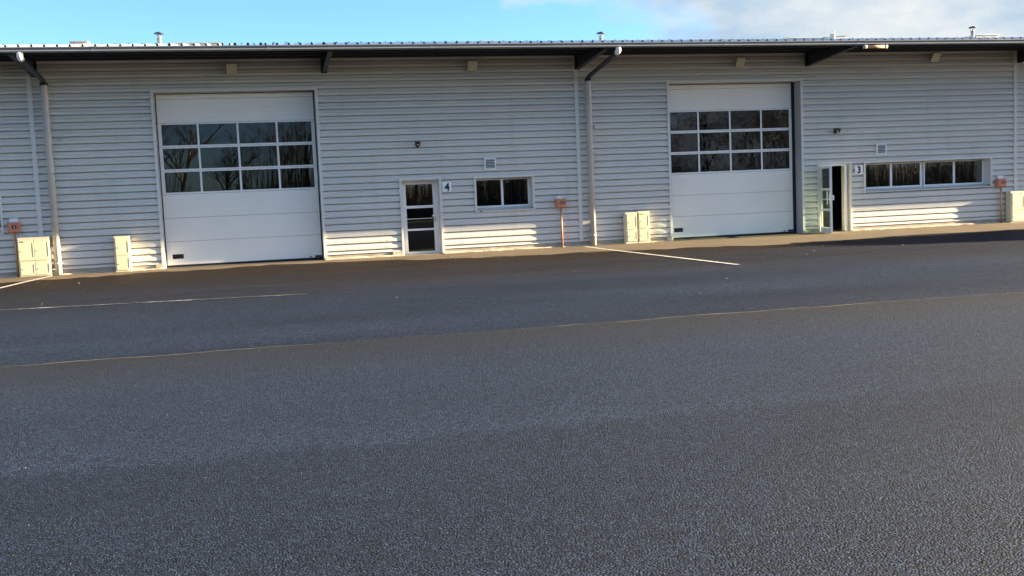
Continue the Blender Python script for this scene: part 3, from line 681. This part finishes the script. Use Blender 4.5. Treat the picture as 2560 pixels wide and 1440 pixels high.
# ------------------------------------------------------------------ trees behind the camera (seen only mirrored in the glazing)
def bare_tree(seed, h, m):
    R = random.Random(seed); mb = MB()
    tw = MB()
    def grow(p, d, L, r, lev):
        n = 4 if lev < 2 else 3; pts = [p]; q = p.copy(); dd = d.copy(); rs = [r]
        for i in range(n):
            dd = (dd+Vector((R.uniform(-1,1),R.uniform(-1,1),R.uniform(-.4,.7)))*(.10+.06*lev)).normalized()
            q = q+dd*L/n; pts.append(q.copy()); rs.append(max(.008, r*(1-.55*(i+1)/n)))
        (mb if lev < 2 else tw).tube(pts, rs, 7 if lev < 2 else (4 if lev == 2 else 3), caps=False)
        if lev >= 4: return
        k = [7, 5, 5, 4][lev]
        for i in range(k):
            f = R.uniform(.30, 1.0) if lev else R.uniform(.35, 1.0)
            j = min(n-1, int(f*n)); base = pts[j].lerp(pts[j+1], f*n-j)
            a = R.uniform(0, 6.283); side = Vector((math.cos(a), math.sin(a), R.uniform(.1, .9))).normalized()
            grow(base, (dd*.55+side).normalized(), L*R.uniform(.42, .68), max(.009, rs[j]*.58), lev+1)
    grow(Vector((0,0,-.1)), Vector((0,0,1)), h*.62, h*.017, 0)
    return mb, tw
TL = {'oak': 'bare brown winter tree in the wood facing the warehouse', 'birch': 'bare pale barked birch tree in the wood facing the warehouse'}
protos = []
for i, (h, m) in enumerate(((13, 'bark'), (11, 'bark'), (14, 'birch'), (10, 'bark'))):
    mb, tw = bare_tree(20+i, h, m); protos.append((mb.mesh('trunk', m), tw.mesh('crown', 'bark'), m))
Rt = random.Random(11)
spots = []
for i in range(26):
    spots.append((-24+i*3.1+Rt.uniform(-1.2,1.2), -50-Rt.uniform(0, 16)))
for i, (x, y) in enumerate(spots):
    tk, cw, m = protos[i % 4]
    t = thing('bare_tree', TL['birch' if m == 'birch' else 'oak'], 'tree', (x, y, -.06), 'birches facing the warehouse' if m == 'birch' else 'brown trees facing the warehouse')
    t.rotation_euler = (0, 0, Rt.uniform(0, 6.28)); s = Rt.uniform(.8, 1.15); t.scale = (s, s, s)
    for n_, me_ in (('trunk', tk), ('crown', cw)):
        o = bpy.data.objects.new(n_, me_); C.objects.link(o); o.parent = t
th = MB(); Rh = random.Random(4)
for i in range(17000):
    x = Rh.uniform(-45, 80); y = -53-abs(Rh.gauss(0, 9)); h = (Rh.uniform(.8, 4.5) if i%3 else Rh.uniform(3,8.5))*(0.7+.3*math.sin(x*.4)); a = Rh.uniform(0, 3.14); w = Rh.uniform(.02, .06)
    dx, dy = Rh.uniform(-.9, .9), Rh.uniform(-.6, .6); cx, cy = math.cos(a)*w, math.sin(a)*w
    th.poly([(x-cx,y-cy,-.06),(x+cx,y+cy,-.06),(x+dx+cx*.3,y+dy+cy*.3,h),(x+dx-cx*.3,y+dy-cy*.3,h)])
tag(th.build('undergrowth', 'twig'), 'brown winter undergrowth below the trees facing the warehouse', 'undergrowth', kind='stuff')
bk = MB()
for i in range(40):
    x0 = -60+4*i
    bk.poly([(x0,-72,0),(x0+4,-72,0),(x0+4,-80,2.6+.5*math.sin(i*.9+.9)),(x0,-80,2.6+.5*math.sin(i*.9))]); 
    bk.poly([(x0,-80,2.6+.5*math.sin(i*.9)),(x0+4,-80,2.6+.5*math.sin(i*.9+.9)),(x0+4,-110,3.2),(x0,-110,3.2)])
tag(bk.build('bank', 'twig'), kind='structure')

# evergreens standing off to the sunny side; low sun throws their shade across the yard
def leafy(seed, shape, n, card):
    R = random.Random(seed); cr_ = MB()
    for i in range(n):
        u, v, w = R.gauss(0,1), R.gauss(0,1), R.gauss(0,1); L_ = math.sqrt(u*u+v*v+w*w); rr = R.random()**0.45
        p = shape(u/L_*rr, v/L_*rr, w/L_*rr)
        a = Vector((R.uniform(-1,1),R.uniform(-1,1),R.uniform(-1,1))).normalized(); b = a.orthogonal().normalized(); q = Vector(p); s = card*R.uniform(.6,1.4)
        cr_.poly([q-a*s, q+b*s*.6, q+a*s, q-b*s*.6])
    return cr_
def ball(u, v, w): return (u*2.7, v*2.7, 4.9+w*2.9)
bk_ = leafy(2, ball, 3600, .24).mesh('crown', 'leaf')
tkb = MB().tube([(0,0,-.1),(0.05,0,2.5),(0,0.05,6)], [.17,.13,.04], 10).mesh('trunk', 'bark')
def stand(name, label, x, y, tm, cm, sc_, group=None):
    t = thing(name, label, 'tree', (x, y, -.06), group); t.scale = (sc_, sc_, sc_); t.rotation_euler = (0, 0, x*y)
    for n_, me_ in (('trunk', tm), ('crown', cm)):
        o = bpy.data.objects.new(n_, me_); C.objects.link(o); o.parent = t
stand('round_tree', 'round headed evergreen tree standing at the sunny end of the yard', 45.0, -10.1, tkb, bk_, 1.0)
